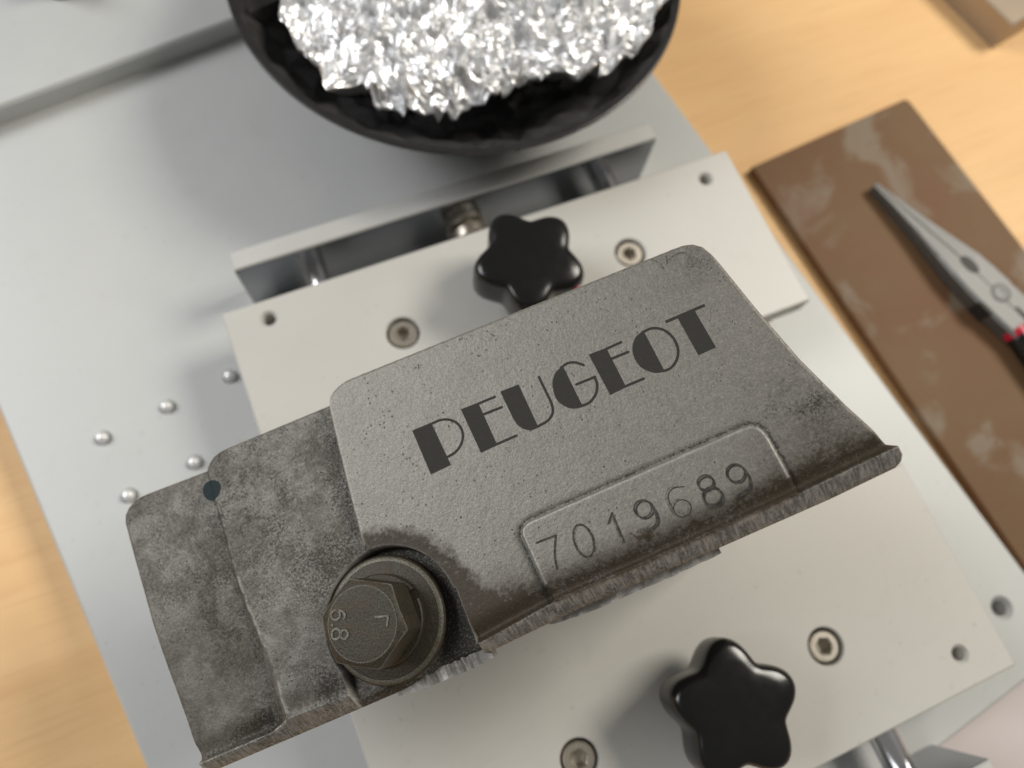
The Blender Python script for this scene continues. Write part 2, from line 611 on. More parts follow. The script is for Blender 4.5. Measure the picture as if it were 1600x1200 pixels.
def bar(y0, y1, face):
    V, Fc = box(-30, y0, 0.02, 150, y1, 32, 0.6)
    b = mesh_obj('end_bar', V, Fc, 'anodised_bar', vise)
    b['label'] = 'anodised bar with polished inner face'
    ya, yb = (y0 - 0.25, y0 - 0.01) if face < 0 else (y1 + 0.01, y1 + 0.25)
    V, Fc = box(-29.6, ya, 1, 149.6, yb, 31.2, 0.05)
    mesh_obj('face', V, Fc, 'bar_polished', b)
bar(148.6, 156.8, -1)
bar(-117.2, -109.0, 1)
for x in (-2, 128):
    V, Fc = tube((x, -108.7, 14), (x, 148.3, 14), 5.2, 32)
    mesh_obj('guide_rod', V, Fc, 'polished_steel', vise, True, 40)

# threaded spindle
Vs, Fs = [], []
turns, n = 128.4 * 2 / 2.6, 20
steps = int(turns * n)
for i in range(steps + 1):
    a = 2 * math.pi * i / n
    y = -108.6 + 256.8 * i / steps
    for dy, r in ((-0.65, 4.9), (0.0, 6.2), (0.65, 4.9)):
        Vs.append((63 + r * math.cos(a), y + dy, 14 + r * math.sin(a)))
    if i:
        b0 = 3 * (i - 1)
        Fs += [(b0, b0 + 3, b0 + 4, b0 + 1), (b0 + 1, b0 + 4, b0 + 5, b0 + 2)]
sp = mesh_obj('spindle', Vs, Fs, 'screw_steel', vise, True, 50)
V, Fc = tube((63, -108.6, 14), (63, 148.2, 14), 4.95, 20)
mesh_obj('core', V, Fc, 'screw_steel', sp, True, 40)
V, Fc = tube((63, 139.5, 14), (63, 143.2, 14), 8.0, 28)
mesh_obj('collar', V, Fc, 'screw_steel', sp, True, 40)
V, Fc = tube((63, 145.2, 14), (63, 148.2, 14), 8.6, 28)
mesh_obj('collar', V, Fc, 'screw_steel', sp, True, 40)

def jaw(y0, y1, screws, holes):
    hs = [(x, y, 6.3, 7, 0.4) for x, y in screws] + [(x, y, 2.4, 8, 0.9) for x, y in holes]
    V, Fc = plate(rect(-39.5, y0, 177, y1), 20, 30, hs, 0.5)
    j = mesh_obj('jaw_plate', V, Fc, 'anodised_jaw', vise)
    V, Fc = box(-28, y0 + 0.6, 0.05, 166, y1 - 6, 19.98, 0.5)
    mesh_obj('jaw_body', V, Fc, 'anodised_bar', vise)
    for x, y in screws:
        # socket head cap screw sunk in its counterbore: ring-shaped head with a six-sided socket
        n = 36
        prof = [(5.35, 23.02), (5.35, 28.6), (4.75, 29.2)]
        V, Fc = lathe(prof, n, x, y, False)
        hexr = []
        a0 = random.random()
        for i in range(n):
            a = 2 * math.pi * i / n
            h = (a - a0) % (math.pi / 3) - math.pi / 6
            hexr.append(2.35 / math.cos(h))
        k0 = len(V)
        for rr, z in ((1.22, 29.2), (1.0, 28.7), (1.0, 25.2)):
            V += [(x + hexr[i] * rr * math.cos(2 * math.pi * i / n), y + hexr[i] * rr * math.sin(2 * math.pi * i / n), z) for i in range(n)]
        for s, d in ((k0 - n, k0), (k0, k0 + n), (k0 + n, k0 + 2 * n)):
            Fc += [(s + i, s + (i + 1) % n, d + (i + 1) % n, d + i) for i in range(n)]
        Fc.append(tuple(range(k0 + 2 * n, k0 + 3 * n)))
        mesh_obj('socket_screw', V, Fc, 'screw_steel', j, True, 35)
        V, Fc = lathe([(6.25, 23.05), (5.4, 23.06)], 32, x, y, False)
        mesh_obj('counterbore_floor', V, Fc, 'hole_dark', j)
    return j
jaw(60, 134.3, [(20.7, 103.6), (117, 104.2)], [(-23.8, 126.4), (162.1, 124.6)])
jaw(-88.5, -11.4, [(116.4, -56.7), (23.2, -55)], [(159.9, -77.5), (-22, -77.5)])

def star_knob(x, y, rot, red):
    n = 100
    def ring(scale_r, z, depth=1.0):
        out = []
        for i in range(n):
            a = 2 * math.pi * i / n
            c = 0.5 + 0.5 * math.cos(5 * a)
            r = 15.4 + 5.2 * ((c ** 0.85) * depth + 0.45 * (1 - depth))
            out.append((r * scale_r * math.cos(a + rot), r * scale_r * math.sin(a + rot), z))
        return out
    prof = [(0.80, 40.5), (0.93, 41.2), (0.985, 43), (1.0, 46), (1.0, 53), (0.99, 55.2), (0.965, 56.7), (0.92, 57.7),
            (0.86, 58.25), (0.70, 58.6), (0.50, 58.75), (0.30, 58.8), (0.05, 58.8)]
    V, Fc = [], []
    for s, z in prof:
        V += ring(s, z, min(1.0, max(0.0, (s - 0.45) / 0.42)))
    for j in range(len(prof) - 1):
        for i in range(n):
            i2 = (i + 1) % n
            Fc.append((j * n + i, j * n + i2, (j + 1) * n + i2, (j + 1) * n + i))
    Fc.append(tuple(range(n))[::-1]); Fc.append(tuple(range((len(prof) - 1) * n, len(prof) * n)))
    V = [(p[0] + x, p[1] + y, p[2]) for p in V]
    kb = mesh_obj('star_knob', V, Fc, 'black_plastic', vise, True)
    V, Fc = lathe([(8.2, 30.1), (8.2, 33), (7.4, 40.6)], 36, x, y)
    mesh_obj('neck', V, Fc, 'black_plastic', kb, True, 40)
    V, Fc = lathe([(9.8, 30.02), (9.8, 31.4)], 36, x, y)
    mesh_obj('washer', V, Fc, 'polished_steel', kb, True, 40)
    if red:
        V, Fc = lathe([(0.1, 50.4), (1.6, 50.9), (2.5, 52.2), (2.6, 53.2), (2.1, 54.4), (0.1, 55.0)], 20, x + 11.6, y - 14.0)
        mesh_obj('red_reflection', V, Fc, 'red_plastic', kb, True, 40)  # small red solid added in place of a red reflection on the lobe
star_knob(69.9, 104.0, math.radians(31), True)
star_knob(70.2, -56.0, math.radians(2), False)

# ------------------------------------------------------------------ engine casting held between the jaws
U_ = Vector((0.95048806, 0.01057829, 0.310581)); V_ = Vector((0.00559324, 0.99867625, -0.05113189)); N_ = Vector((-0.31071075, 0.05033741, 0.94917068))
O_ = Vector((-14.45114785, 6.65999624, 101.2567948))
cast = thing('engine_casting', 'cut grey aluminium engine casting engraved in dark deco letters with stamped number', 'engine part', O_)
rotm = Matrix((U_, V_, N_)).transposed().to_4x4()
cast.matrix_world = Matrix.Translation(O_ * MM) @ rotm
def to_local(p):
    d = Vector(p) - O_
    return (d.dot(U_), d.dot(V_), d.dot(N_))

out_pts = [(-60.9, -16.3), (-30, -16.5), (14, -16.7), (44, -15.6), (80, -15.6), (106, -15.5), (121.6, -14.9), (123.1, -14.2), (123.9, -12.8),
           (123.5, -10.9), (121.8, -9.6), (118.2, 1.5), (114.6, 15.1), (111.8, 30.0), (109.55, 44.4), (108.9, 47.6), (107.9, 50.3), (106.2, 52.0), (104.2, 52.8), (102, 53.1),
           (58.8, 56.6), (13.2, 60.15), (11.2, 60.15), (9.0, 59.75), (7.0, 58.9), (5.6, 57.8), (4.7, 56.9), (3.8, 57.0), (-27.5, 59.0), (-29.4, 59.0), (-31.6, 58.5), (-33.4, 57.4), (-34.6, 56.2), (-36, 56.2),
           (-54.8, 57.9), (-56.8, 57.95), (-59, 57.6), (-61.2, 56.6), (-62.7, 55.0), (-63.3, 53.0), (-63.1, 45), (-62.0, 19.3)]
serial_poly = [(40.4, -14), (39.6, 4.2), (40.1, 5.8), (41.6, 6.6), (43, 6.75), (95.6, 6.15), (97.4, 5.9), (98.8, 5.0), (99.5, 3.6), (99.8, 1.4), (99.9, -14)]

st = 0.25
uu = np.arange(-65, 126, st); vv = np.arange(-18.5, 62, st)
Ug, Vg = np.meshgrid(uu, vv)
# a little raggedness along the sawn lower edge
rag = lambda u: 0.25 * (fbm(u * 0.5, u * 0 + 3.1, 3, 5) - 0.5)

def height(u, v):
    u1 = np.interp(v, [-20, 20.7, 28.8, 44.3, 54.9, 57, 60], [1.4, 1.6, 2.15, 3.55, 4.6, 5.2, 6.5]) + 0.25 * (fbm(v * 0.25, v * 0, 2, 3) - 0.5)
    ua = np.interp(v, [-16, 3, 20, 60], [-37.6, -36.0, -35.6, -35.4])
    ub = np.interp(v, [-16, 4, 17, 26, 60], [-31.4, -31.9, -33.8, -34.5, -34.3]) + 0.5 * (fbm(v * 0.4, v * 0 + 7, 3, 9) - 0.5)
    lev_l = -2.0 - 3.4 * sstep(26, -12, v)
    w = lev_l + (-0.5 - lev_l) * np.clip((u - ua) / (ub - ua), 0, 1)
    s1 = sstep(u1 - 0.9, u1 + 0.6, u)
    w = w * (1 - s1) + 2.0 * s1
    ds, _, _ = sdf_poly(u, v, serial_poly)
    w = w + 1.35 * sstep(0.42, -0.42, ds)
    # gentle dish beside the serial tablet, right end dips
    w = w - 0.35 * np.exp(-np.clip(ds, 0, None) ** 2 / 1.2) * (ds > 0)
    # hollow fillet in front of the lip, then the sawn lip itself
    vt = np.interp(u, [-64, -38, -31, -15, 20, 40, 62, 100, 124], [-13.3, -13.4, -12.1, -12.8, -13.9, -12.2, -12.4, -11.9, -11.1])
    val = np.exp(-((v - (vt + 1.5)) / np.where(v > vt + 1.5, 2.6, 1.35)) ** 2)
    dep = np.where(u > 20, 1.9, np.where(u < -38, 1.2, 0.5))
    dep = np.where((u > -38) & (u < -31.5), 0.0, dep)
    w = w - dep * val
    lip_top = np.where(u > 20, 1.6, np.where(u < -36, lev_l + 0.7, -0.6))
    t = sstep(vt + 0.55, vt - 0.35, v)
    lipw = lip_top - 1.0 * np.clip(vt - v, 0, 6)
    w = w * (1 - t) + lipw * t
    # arched pocket round the bolt, open towards the sawn edge
    dc = np.hypot(u - 1.6, v + 0.9) - 17.4
    dr = np.maximum(np.abs(u - 2.5) - 17.0, v + 0.5)
    dk = np.minimum(dc, dr)
    pk = sstep(0.45, -0.45, dk)
    fl = -5.0 + 1.6 * sstep(-6, -15, v) * sstep(10, -10, u)
    boss = sstep(14.9, 14.2, np.hypot(u, v))
    fl = fl + (-2.55 - fl) * boss
    fl = fl - 0.9 * np.clip(-14.8 - v, 0, 4)
    w = w * (1 - pk) + fl * pk
    return w, ds, dk, t * (1 - pk), u1, ua, ub

sd, nx, ny = sdf_poly(Ug, Vg, out_pts)
inside = sd < 0
# keep cells with all four corners inside or nearly so, snap rim vertices to the outline
near = sd < st * 0.55
cell = near[:-1, :-1] & near[1:, :-1] & near[:-1, 1:] & near[1:, 1:]
use = np.zeros_like(near)
use[:-1, :-1] |= cell; use[1:, :-1] |= cell; use[:-1, 1:] |= cell; use[1:, 1:] |= cell
cnt = np.zeros(near.shape, int)
cnt[:-1, :-1] += cell; cnt[1:, :-1] += cell; cnt[:-1, 1:] += cell; cnt[1:, 1:] += cell
rim = use & (cnt < 4)
PU = np.where(rim, nx, Ug); PV = np.where(rim, ny, Vg)
W, DS, DK, LIP, U1, UA, UB = height(PU, PV)
edge = np.clip(-np.where(rim, 0, sd), 0, 1.0)
low = PV < -13
rnd = (1 - np.sqrt(1 - (1 - edge) ** 2)) * np.where(low, 0.45, 0.9)
W = W - rnd
W = W + 0.05 * (fbm(PU * 1.3, PV * 1.3, 3, 21) - 0.5) * (1 - LIP)
W = W + LIP * 0.18 * (fbm(PU * 0.9, PV * 0.15, 4, 33) - 0.5)

# soiling and painted edge highlights, worked out from the photograph
f1 = fbm(PU * 0.26, PV * 0.26, 5, 41); f2 = fbm(PU * 0.45, PV * 0.45, 4, 51); f3 = fbm(PU * 1.4, PV * 1.4, 3, 61)
def blob(cu, cv, ru, rv, p=1.0):
    return np.exp(-(((PU - cu) / ru) ** 2 + ((PV - cv) / rv) ** 2) * p)
leftish = sstep(0.5, -0.5, PU - U1)
mott = sstep(0.25, 0.80, 0.55 * f1 + 0.25 * f2 + 0.2 * f3)
dirt = leftish * np.clip(0.15 + 0.36 * mott - 0.22 * blob(-52, 4, 9, 14) - 0.2 * blob(-26, 2, 7, 12), 0, 1)
dirt += leftish * 0.55 * sstep(9, 0, U1 - PU) * sstep(12, 30, PV) * sstep(60, 46, PV) * (0.4 + 0.9 * f2)
dirt += leftish * 0.55 * blob(-9, 16, 8, 9) + 0.5 * leftish * blob(-24, 40, 12, 16) * mott
dirt += 0.95 * blob(-40, -11.5, 6, 3.4) + 0.5 * blob(-50, -12.5, 14, 2.0) + 0.55 * blob(-58, 54, 5, 5) * mott
dirt += 0.8 * blob(-19, -9.5, 4.2, 5) * leftish + 0.35 * blob(-42, 24, 7, 20) * mott
dirt += 0.45 * blob(-35.0, -1, 2.4, 11) * (0.3 + f2)
right = 1 - leftish
dirt += right * (0.02 + 0.10 * mott)
dirt += right * 0.5 * blob(112, 4, 14, 13) * (0.25 + 0.9 * mott) + 0.5 * blob(112.5, 4.5, 2.6, 2.4)
dirt += right * 0.4 * blob(104, 47, 9, 6) * mott
dirt += right * 1.0 * np.exp(-((DS - 0.7) / 0.5) ** 2) * (0.25 + 0.8 * f2)
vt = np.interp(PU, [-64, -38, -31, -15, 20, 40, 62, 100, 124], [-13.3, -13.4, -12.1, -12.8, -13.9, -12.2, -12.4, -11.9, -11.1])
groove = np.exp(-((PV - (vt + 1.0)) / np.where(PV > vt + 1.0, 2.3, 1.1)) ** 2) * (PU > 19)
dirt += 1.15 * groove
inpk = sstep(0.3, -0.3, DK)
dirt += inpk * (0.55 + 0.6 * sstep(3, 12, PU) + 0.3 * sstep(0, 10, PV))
brown = np.zeros_like(PU)
reach = 4.2 + 4.0 * f2 + 7.0 * sstep(4, -12, PV)
brown += right * sstep(1.0, 0.35, DK / np.maximum(reach, 0.1)) * (DK > -0.4) * (0.85 + 0.5 * f2)
brown += right * 1.1 * sstep(-1.5, -12, PV + 2.0 * (f2 - 0.5)) * sstep(18, 24, PU) * (0.45 + 0.7 * mott)
brown += right * 0.55 * blob(30, -8, 9, 7) + 0.8 * blob(65, -6.6, 2.2, 2.2) * sstep(0.45, 0.6, f2)
brown += right * 0.5 * blob(110, -5, 16, 9) * (0.3 + f2)
brown += leftish * (0.12 + 0.30 * sstep(0.35, 0.7, fbm(PU * 0.2 + 31, PV * 0.2, 4, 91)))
brown += leftish * 0.40 * blob(-42, 24, 6, 22) * f2 + leftish * 0.4 * blob(-2, 44, 3.5, 8) * mott
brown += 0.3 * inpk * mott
brown *= (1 - LIP)
ink = blob(64.9, -5.6, 0.9, 0.8, 1.6) + blob(66.0, -7.4, 1.1, 0.9, 1.6)
dirt += 1.2 * sstep(0.35, 0.6, ink)
wear_highlight = 1.0 * np.exp(-((PU - U1 - 0.05) / 0.55) ** 2) * (PV > 18) * (0.35 + 0.9 * f3)  # lit bevels of step, pocket and tablet painted as light lines, plus wear
wear_highlight += 0.75 * np.exp(-((DK - 0.25) / 0.28) ** 2) * (0.3 + 1.1 * f2) * (PV < 17.8)
wear_highlight += 0.6 * np.exp(-((DS + 0.25) / 0.42) ** 2) * (PV > -8) * (0.3 + f3)
wear_highlight += 0.45 * np.exp(-((PU - UB) / 0.5) ** 2) * sstep(0.35, 0.6, f2) * (PV < 30) * (PV > -11)
wear_highlight += 0.30 * sstep(0.7, 0.1, edge) * (0.2 + f3) * (PV > -8)
wear_highlight += 0.5 * LIP * sstep(0.55, 0.75, f2) * np.exp(-((PV - vt + 0.4) / 0.5) ** 2)
stripm = np.clip(LIP + 0.8 * ((PU > UA) & (PU < UB) & (PV < 10)), 0, 1)
dirt = np.clip(dirt * (1 - 0.75 * LIP) * (1 - 0.5 * np.clip(wear_highlight, 0, 1)), 0, 1.3)
dirt += 0.45 * LIP * mott
wear_highlight = np.clip(wear_highlight, 0, 1)

idx = -np.ones(near.shape, int)
idx[use] = np.arange(use.sum())
VT = np.c_[PU[use], PV[use], W[use]]
jj, ii = np.nonzero(cell)
quads = np.c_[idx[jj, ii], idx[jj, ii + 1], idx[jj + 1, ii + 1], idx[jj + 1, ii]]
# boundary edges -> skirt and floor
ed = {}
for q in quads[(rim[jj, ii] | rim[jj, ii + 1] | rim[jj + 1, ii + 1] | rim[jj + 1, ii])].tolist():
    for a, b in ((q[0], q[1]), (q[1], q[2]), (q[2], q[3]), (q[3], q[0])):
        if (b, a) in ed:
            del ed[(b, a)]
        else:
            ed[(a, b)] = 1
rimset = set(idx[rim].tolist())
nxt = {a: b for (a, b) in ed if a in rimset and b in rimset}
start = next(iter(nxt)); loop = [start]
while True:
    b = nxt.get(loop[-1])
    if b is None or b == start or len(loop) > 20000:
        break
    loop.append(b)
nt = len(VT)
cen = np.array([30.0, 20.0])
sk = []
L0 = VT[loop]
for f_in, wz in ((0.003, -1.2), (0.02, -4.0), (0.045, -9.0)):
    d = cen - L0[:, :2]
    s = np.c_[L0[:, 0] + d[:, 0] * f_in, L0[:, 1] + d[:, 1] * f_in, np.minimum(L0[:, 2] - 0.6, wz)]
    if wz > -2:
        s[:, 2] = L0[:, 2] - 0.9
    sk.append(s)
allV = np.concatenate([VT] + sk)
m = len(loop)
faces = quads.tolist()
rings = [loop] + [list(range(nt + r * m, nt + (r + 1) * m)) for r in range(3)]
for r in range(3):
    A, B = rings[r], rings[r + 1]
    for i in range(m):
        j = (i + 1) % m
        faces.append((A[j], A[i], B[i], B[j]))
faces.append(tuple(rings[-1])[::-1])
body = mesh_obj('casting_body', allV, faces, 'cast_aluminium', cast, True)
pad = len(allV) - nt
rim_dirt = 0.35 + 0.5 * fbm(allV[nt:, 0] * 0.4, allV[nt:, 1] * 0.4, 3, 77)
for nm, arr, padv in (('dirt', dirt, rim_dirt), ('brown', brown, np.zeros(pad)), ('wear_highlight', wear_highlight, np.zeros(pad)), ('strip', stripm, np.where(allV[nt:, 1] < -10, 0.7, 0.0))):
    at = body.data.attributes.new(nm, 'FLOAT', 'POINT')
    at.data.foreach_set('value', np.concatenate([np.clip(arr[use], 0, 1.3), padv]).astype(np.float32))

# cast web below the face, the piece the jaws grip
fv = []
bot = [(-10, -10.9, 6), (104, -10.9, 6), (104, 59.9, 6), (-10, 59.9, 6)]
mid_ = [(x, y, 30) for x, y, z in bot]
for ring in (bot, mid_):
    fv += [to_local(p) for p in ring]
fv += [(4, -6, -8.9), (104, -8, -8.9), (100, 46, -8.9), (8, 50, -8.9)]
ff = [(3, 2, 1, 0), (8, 9, 10, 11)]
for b0 in (0, 4):
    ff += [(b0 + i, b0 + (i + 1) % 4, b0 + 4 + (i + 1) % 4, b0 + 4 + i) for i in range(4)]
web = mesh_obj('web', fv, ff, 'cast_aluminium', cast)
# broken flange remains under the sawn lip
def flange_bit(u0, u1, v0, v1, seed):
    n = 26
    V, Fc = [], []
    for i in range(n):
        t = i / (n - 1)
        u = u0 + (u1 - u0) * t
        lowv = v0 + 0.3 * (vnoise(np.array([u * 0.7]), np.array([1.0]), seed)[0] - 0.5) + 1.5 * (abs(t - 0.55) * 1.6) ** 4
        z = -6.0 + 0.8 * vnoise(np.array([u * 0.9]), np.array([5.0]), seed)[0]
        V += [(u, v1, -5.2), (u, lowv, z), (u, lowv + 0.3, -9.4), (u, v1, -9.6)]
    for i in range(n - 1):
        for a in range(4):
            b = (a + 1) % 4
            Fc.append((4 * i + a, 4 * (i + 1) + a, 4 * (i + 1) + b, 4 * i + b))
    Fc += [(0, 1, 2, 3), tuple(4 * (n - 1) + a for a in (3, 2, 1, 0))]
    o = mesh_obj('broken_flange', V, Fc, 'broken_metal', cast)
k = NT('broken_metal')
g = k.noise(0.28, 4, 0.6, k.mapped((1000, 1000, 1000)))
k.set(Base_Color=k.mix(k.ramp(g, [(0.4, 0.0), (0.62, 1.0)]), (0.26, 0.25, 0.235), (0.52, 0.505, 0.48)), Metallic=0.7, Roughness=0.4, Normal=k.bump(g, 0.2, 0.0006))
MAT['broken_metal'] = k.m
flange_bit(36, 79.5, -17.2, -10, 3)
flange_bit(-5, 20.5, -18.4, -10, 8)

# engraved name: seven deco letters, one heavy stroke and hairlines each
ZL = 2.06
TW = 0.62
LC = lambda: Flat(ZL)
def arc(cx, cy, rx, ry, a0, a1, n=24):
    return [(cx + rx * math.cos(math.radians(a0 + (a1 - a0) * i / n)), cy + ry * math.sin(math.radians(a0 + (a1 - a0) * i / n))) for i in range(n + 1)]
letters = []
L = LC(); L.poly([(23.6, 39.65), (24.1, 27.3), (29.7, 27.3), (28.9, 39.4)][::-1]); L.rib([(28.3, 39.1)] + arc(30.2, 34.3, 5.3, 4.75, 92, -92, 30) + [(29.3, 29.5)], TW); letters.append(L)
L = LC(); L.poly([(37.2, 39.2), (37.8, 26.85), (42.25, 26.85), (41.9, 38.8)][::-1])
L.rib([(41.7, 38.55), (46.3, 38.3)], TW); L.rib([(42.0, 35.45), (46.9, 35.1)], TW); L.rib([(42.0, 27.15), (47.5, 27.0)], TW); letters.append(L)
L = LC(); L.poly([(53.25, 26.5), (53.0, 38.55), (48.1, 38.9), (48.45, 30.8), (48.8, 29.3), (49.6, 27.9), (50.8, 26.9), (52, 26.5)]); L.rib(spline([(58.35, 38.0), (58.45, 33.8), (58.5, 30.6), (57.9, 28.4), (56.0, 27.05), (53.2, 26.8)], 8), TW); letters.append(L)
L = LC(); L.poly(spline([(64.8, 38.0), (62.6, 37.2), (60.9, 35.3), (60.1, 32.6), (60.2, 30.4), (61.4, 28.2), (63.1, 26.9), (65.1, 26.5)], 6) ); L.rib(spline([(64.4, 37.75), (66.2, 38.0), (68.0, 37.3), (69.5, 35.8)], 8), TW)
L.rib([(65.9, 32.2), (70.75, 31.9)], TW); L.rib(spline([(70.65, 31.9), (70.4, 29.8), (69.0, 27.8), (66.9, 26.75), (64.8, 26.8)], 8), TW); letters.append(L)
L = LC(); L.poly([(71.7, 37.7), (72.2, 26.25), (76.4, 26.3), (76.2, 37.3)][::-1])
L.rib([(76.0, 37.05), (80.0, 37.0)], TW); L.rib([(76.2, 34.25), (80.5, 34.0)], TW); L.rib([(76.2, 26.6), (81.0, 26.4)], TW); letters.append(L)
L = LC(); L.poly(spline([(86.0, 37.2), (83.8, 36.6), (82.1, 34.9), (81.2, 32.2), (81.5, 29.6), (82.6, 27.7), (84.3, 26.3), (86.15, 25.75)], 6)); L.rib(spline([(85.7, 36.95), (88.2, 36.75), (90.4, 35.1), (91.5, 32.2), (91.2, 29.2), (89.8, 27.1), (87.8, 25.95), (85.9, 26.0)], 8), TW); letters.append(L)
L = LC(); L.rib([(91.9, 36.75), (101.3, 36.35)], 0.72); L.poly([(94.6, 36.5), (94.8, 25.9), (99.2, 25.8), (98.9, 36.4)][::-1]); letters.append(L)
for L, ch in zip(letters, 'PEUGEOT'):
    o = L.obj('letter', 'engraving', cast)
    o['label'] = 'engraved dark letter ' + ch

# stamped serial number: hand-struck double lines
ZD = 3.41
def digit(ch, strokes, offs, mat2, w=0.46):
    L = Flat(ZD)
    for pts, closed in strokes:
        L.rib(spline(pts, 8, closed) if len(pts) > 2 else pts, w, closed)
    o = L.obj('digit', 'stamped_line', cast)
    o['label'] = 'stamped digit ' + ch
    if offs:
        L = Flat(ZD - 0.02)
        for pts, closed in strokes:
            L.rib([(x + offs[0], y + offs[1]) for x, y in (spline(pts, 8, closed) if len(pts) > 2 else pts)], w * 0.75, closed)
        L.obj('double_strike', mat2, o)
    return o
def ell(cx, cy, rx, ry, tilt=0.0, n=14):
    c, s = math.cos(tilt), math.sin(tilt)
    return [(cx + rx * math.cos(t) * c - ry * math.sin(t) * s, cy + rx * math.cos(t) * s + ry * math.sin(t) * c) for t in [2 * math.pi * i / n for i in range(n)]]
digit('7', [([(42.2, 1.5), (47.05, 1.25)], False), ([(47.05, 1.25), (46.0, -0.8), (45.0, -2.9), (44.3, -5.7)], False)], None, '', 0.5)
digit('0', [(ell(52.5, -2.4, 2.15, 3.75, -0.08), True)], (0.25, -0.25), 'stamped_line_faint')
digit('1', [([(59.5, -1.1), (61.0, 0.6)], False), ([(61.0, 0.6), (60.8, -6.2)], False)], (-0.35, -0.1), 'stamped_line_faint', 0.5)
digit('9', [(ell(68.1, -1.7, 1.95, 1.95), True), ([(70.1, -1.7), (70.2, -4.0), (69.3, -5.9), (66.9, -6.5)], False)], (-0.35, 0.45), 'stamped_line')
digit('6', [(ell(75.8, -4.7, 1.95, 1.85), True), ([(78.2, -0.5), (75.7, 0.1), (74.0, -1.3), (73.8, -4.4)], False)], (-0.45, 0.35), 'stamped_line_faint', 0.26)
digit('8', [(ell(83.0, -2.1, 1.75, 1.55), True), (ell(83.05, -5.4, 2.05, 1.95), True)], (-0.1, 0.55), 'stamped_line')
digit('9', [(ell(89.9, -2.8, 1.95, 1.95), True), ([(91.9, -2.8), (92.0, -5.0), (91.0, -6.9), (88.4, -7.4)], False)], (-0.15, 0.45), 'stamped_line')

# hairline scratches near two corners
for pts, z in (([(95.6, 53.0), (97.0, 51.0), (97.2, 49.2)], 2.07), ([(99.2, 52.2), (98.4, 49.8)], 2.07), ([(99.0, 50.9), (101.4, 51.3), (103.2, 50.7), (104.0, 49.2)], 2.07),
               ([(-57.2, 52.6), (-53.0, 51.8), (-49.4, 51.9)], -1.9), ([(-53.6, 53.6), (-51.4, 50.2)], -1.9), ([(-55.8, 54.6), (-52.0, 53.4), (-48.0, 53.2)], -1.9)):
    L = Flat(z); L.rib(spline(pts, 6) if len(pts) > 2 else pts, 0.22); L.obj('scratch', 'stamped_line_faint', cast)

# paint spot on the step
V, Fc = [(-35.0, 50.2, -0.1)], []
spot = []
for i in range(40):
    a = 2 * math.pi * i / 40
    r = 2.75 + 0.12 * math.sin(3 * a + 1)
    spot.append((-34.7 + r * math.cos(a), 49.8 + r * math.sin(a)))
sp_u = np.array([p[0] for p in spot]); sp_v = np.array([p[1] for p in spot])
V, Fc = [], []
for fr in (0.0, 0.25, 0.5, 0.75, 1.0):
    pu = -34.7 + (sp_u + 34.7) * max(fr, 0.01); pv = 49.8 + (sp_v - 49.8) * max(fr, 0.01)
    hw = height(pu, pv)[0]
    V += [(a, b, max(c, -0.75) + 0.12) for a, b, c in zip(pu, pv, hw)]
for r in range(4):
    for i in range(40):
        j = (i + 1) % 40
        Fc.append((r * 40 + i, (r + 1) * 40 + i, (r + 1) * 40 + j, r * 40 + j))
mesh_obj('paint_spot', V, Fc, 'blue_paint', cast, True)

# bolt with its washers
V, Fc = lathe([(6.5, -2.4), (15.0, -2.4), (15.25, -2.1), (15.25, -0.9), (14.6, -0.25), (12.5, 0.25), (10.8, 0.5), (6.5, 0.5)], 72)
bolt = None
n = 96
a_hex = math.radians(31)
def hexrad(a, ap):
    h = (a - a_hex) % (math.pi / 3) - math.pi / 6
    return ap / math.cos(h)
prof = [('c', 8.8, 3.0), ('h', 1.0, 3.02), ('h', 1.0, 11.3), ('m', 9.1, 12.72), ('c', 8.5, 12.95), ('c', 8.2, 13.0), ('c', 4.0, 13.0), ('c', 0.1, 13.0)]
HV, HF = [], []
for kind, r, z in prof:
    for i in range(n):
        a = 2 * math.pi * i / n
        hr = hexrad(a, 9.25)
        if kind == 'c':
            rr, zz = r, z
        elif kind == 'h':
            rr = hr
            zz = z if z < 5 else 12.45 - (hr - 9.25) * 0.5
        else:
            rr, zz = min(hr, 8.95), z
        HV.append((rr * math.cos(a), rr * math.sin(a), zz))
for j in range(len(prof) - 1):
    for i in range(n):
        i2 = (i + 1) % n
        HF.append((j * n + i, j * n + i2, (j + 1) * n + i2, (j + 1) * n + i))
HF.append(tuple(range(n))[::-1]); HF.append(tuple(range((len(prof) - 1) * n, len(prof) * n)))
bolt = mesh_obj('hex_bolt', HV, HF, 'bolt_steel', cast, True, 24)
bolt['label'] = 'oily dark hexagon head bolt'
mesh_obj('washer', V, Fc, 'washer_steel', bolt, True, 30)
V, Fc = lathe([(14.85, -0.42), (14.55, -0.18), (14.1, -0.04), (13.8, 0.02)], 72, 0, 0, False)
mesh_obj('worn_edge_highlight', V, Fc, 'bolt_worn_highlight', bolt, True)  # highlight on the worn washer rim, put into a lighter strip
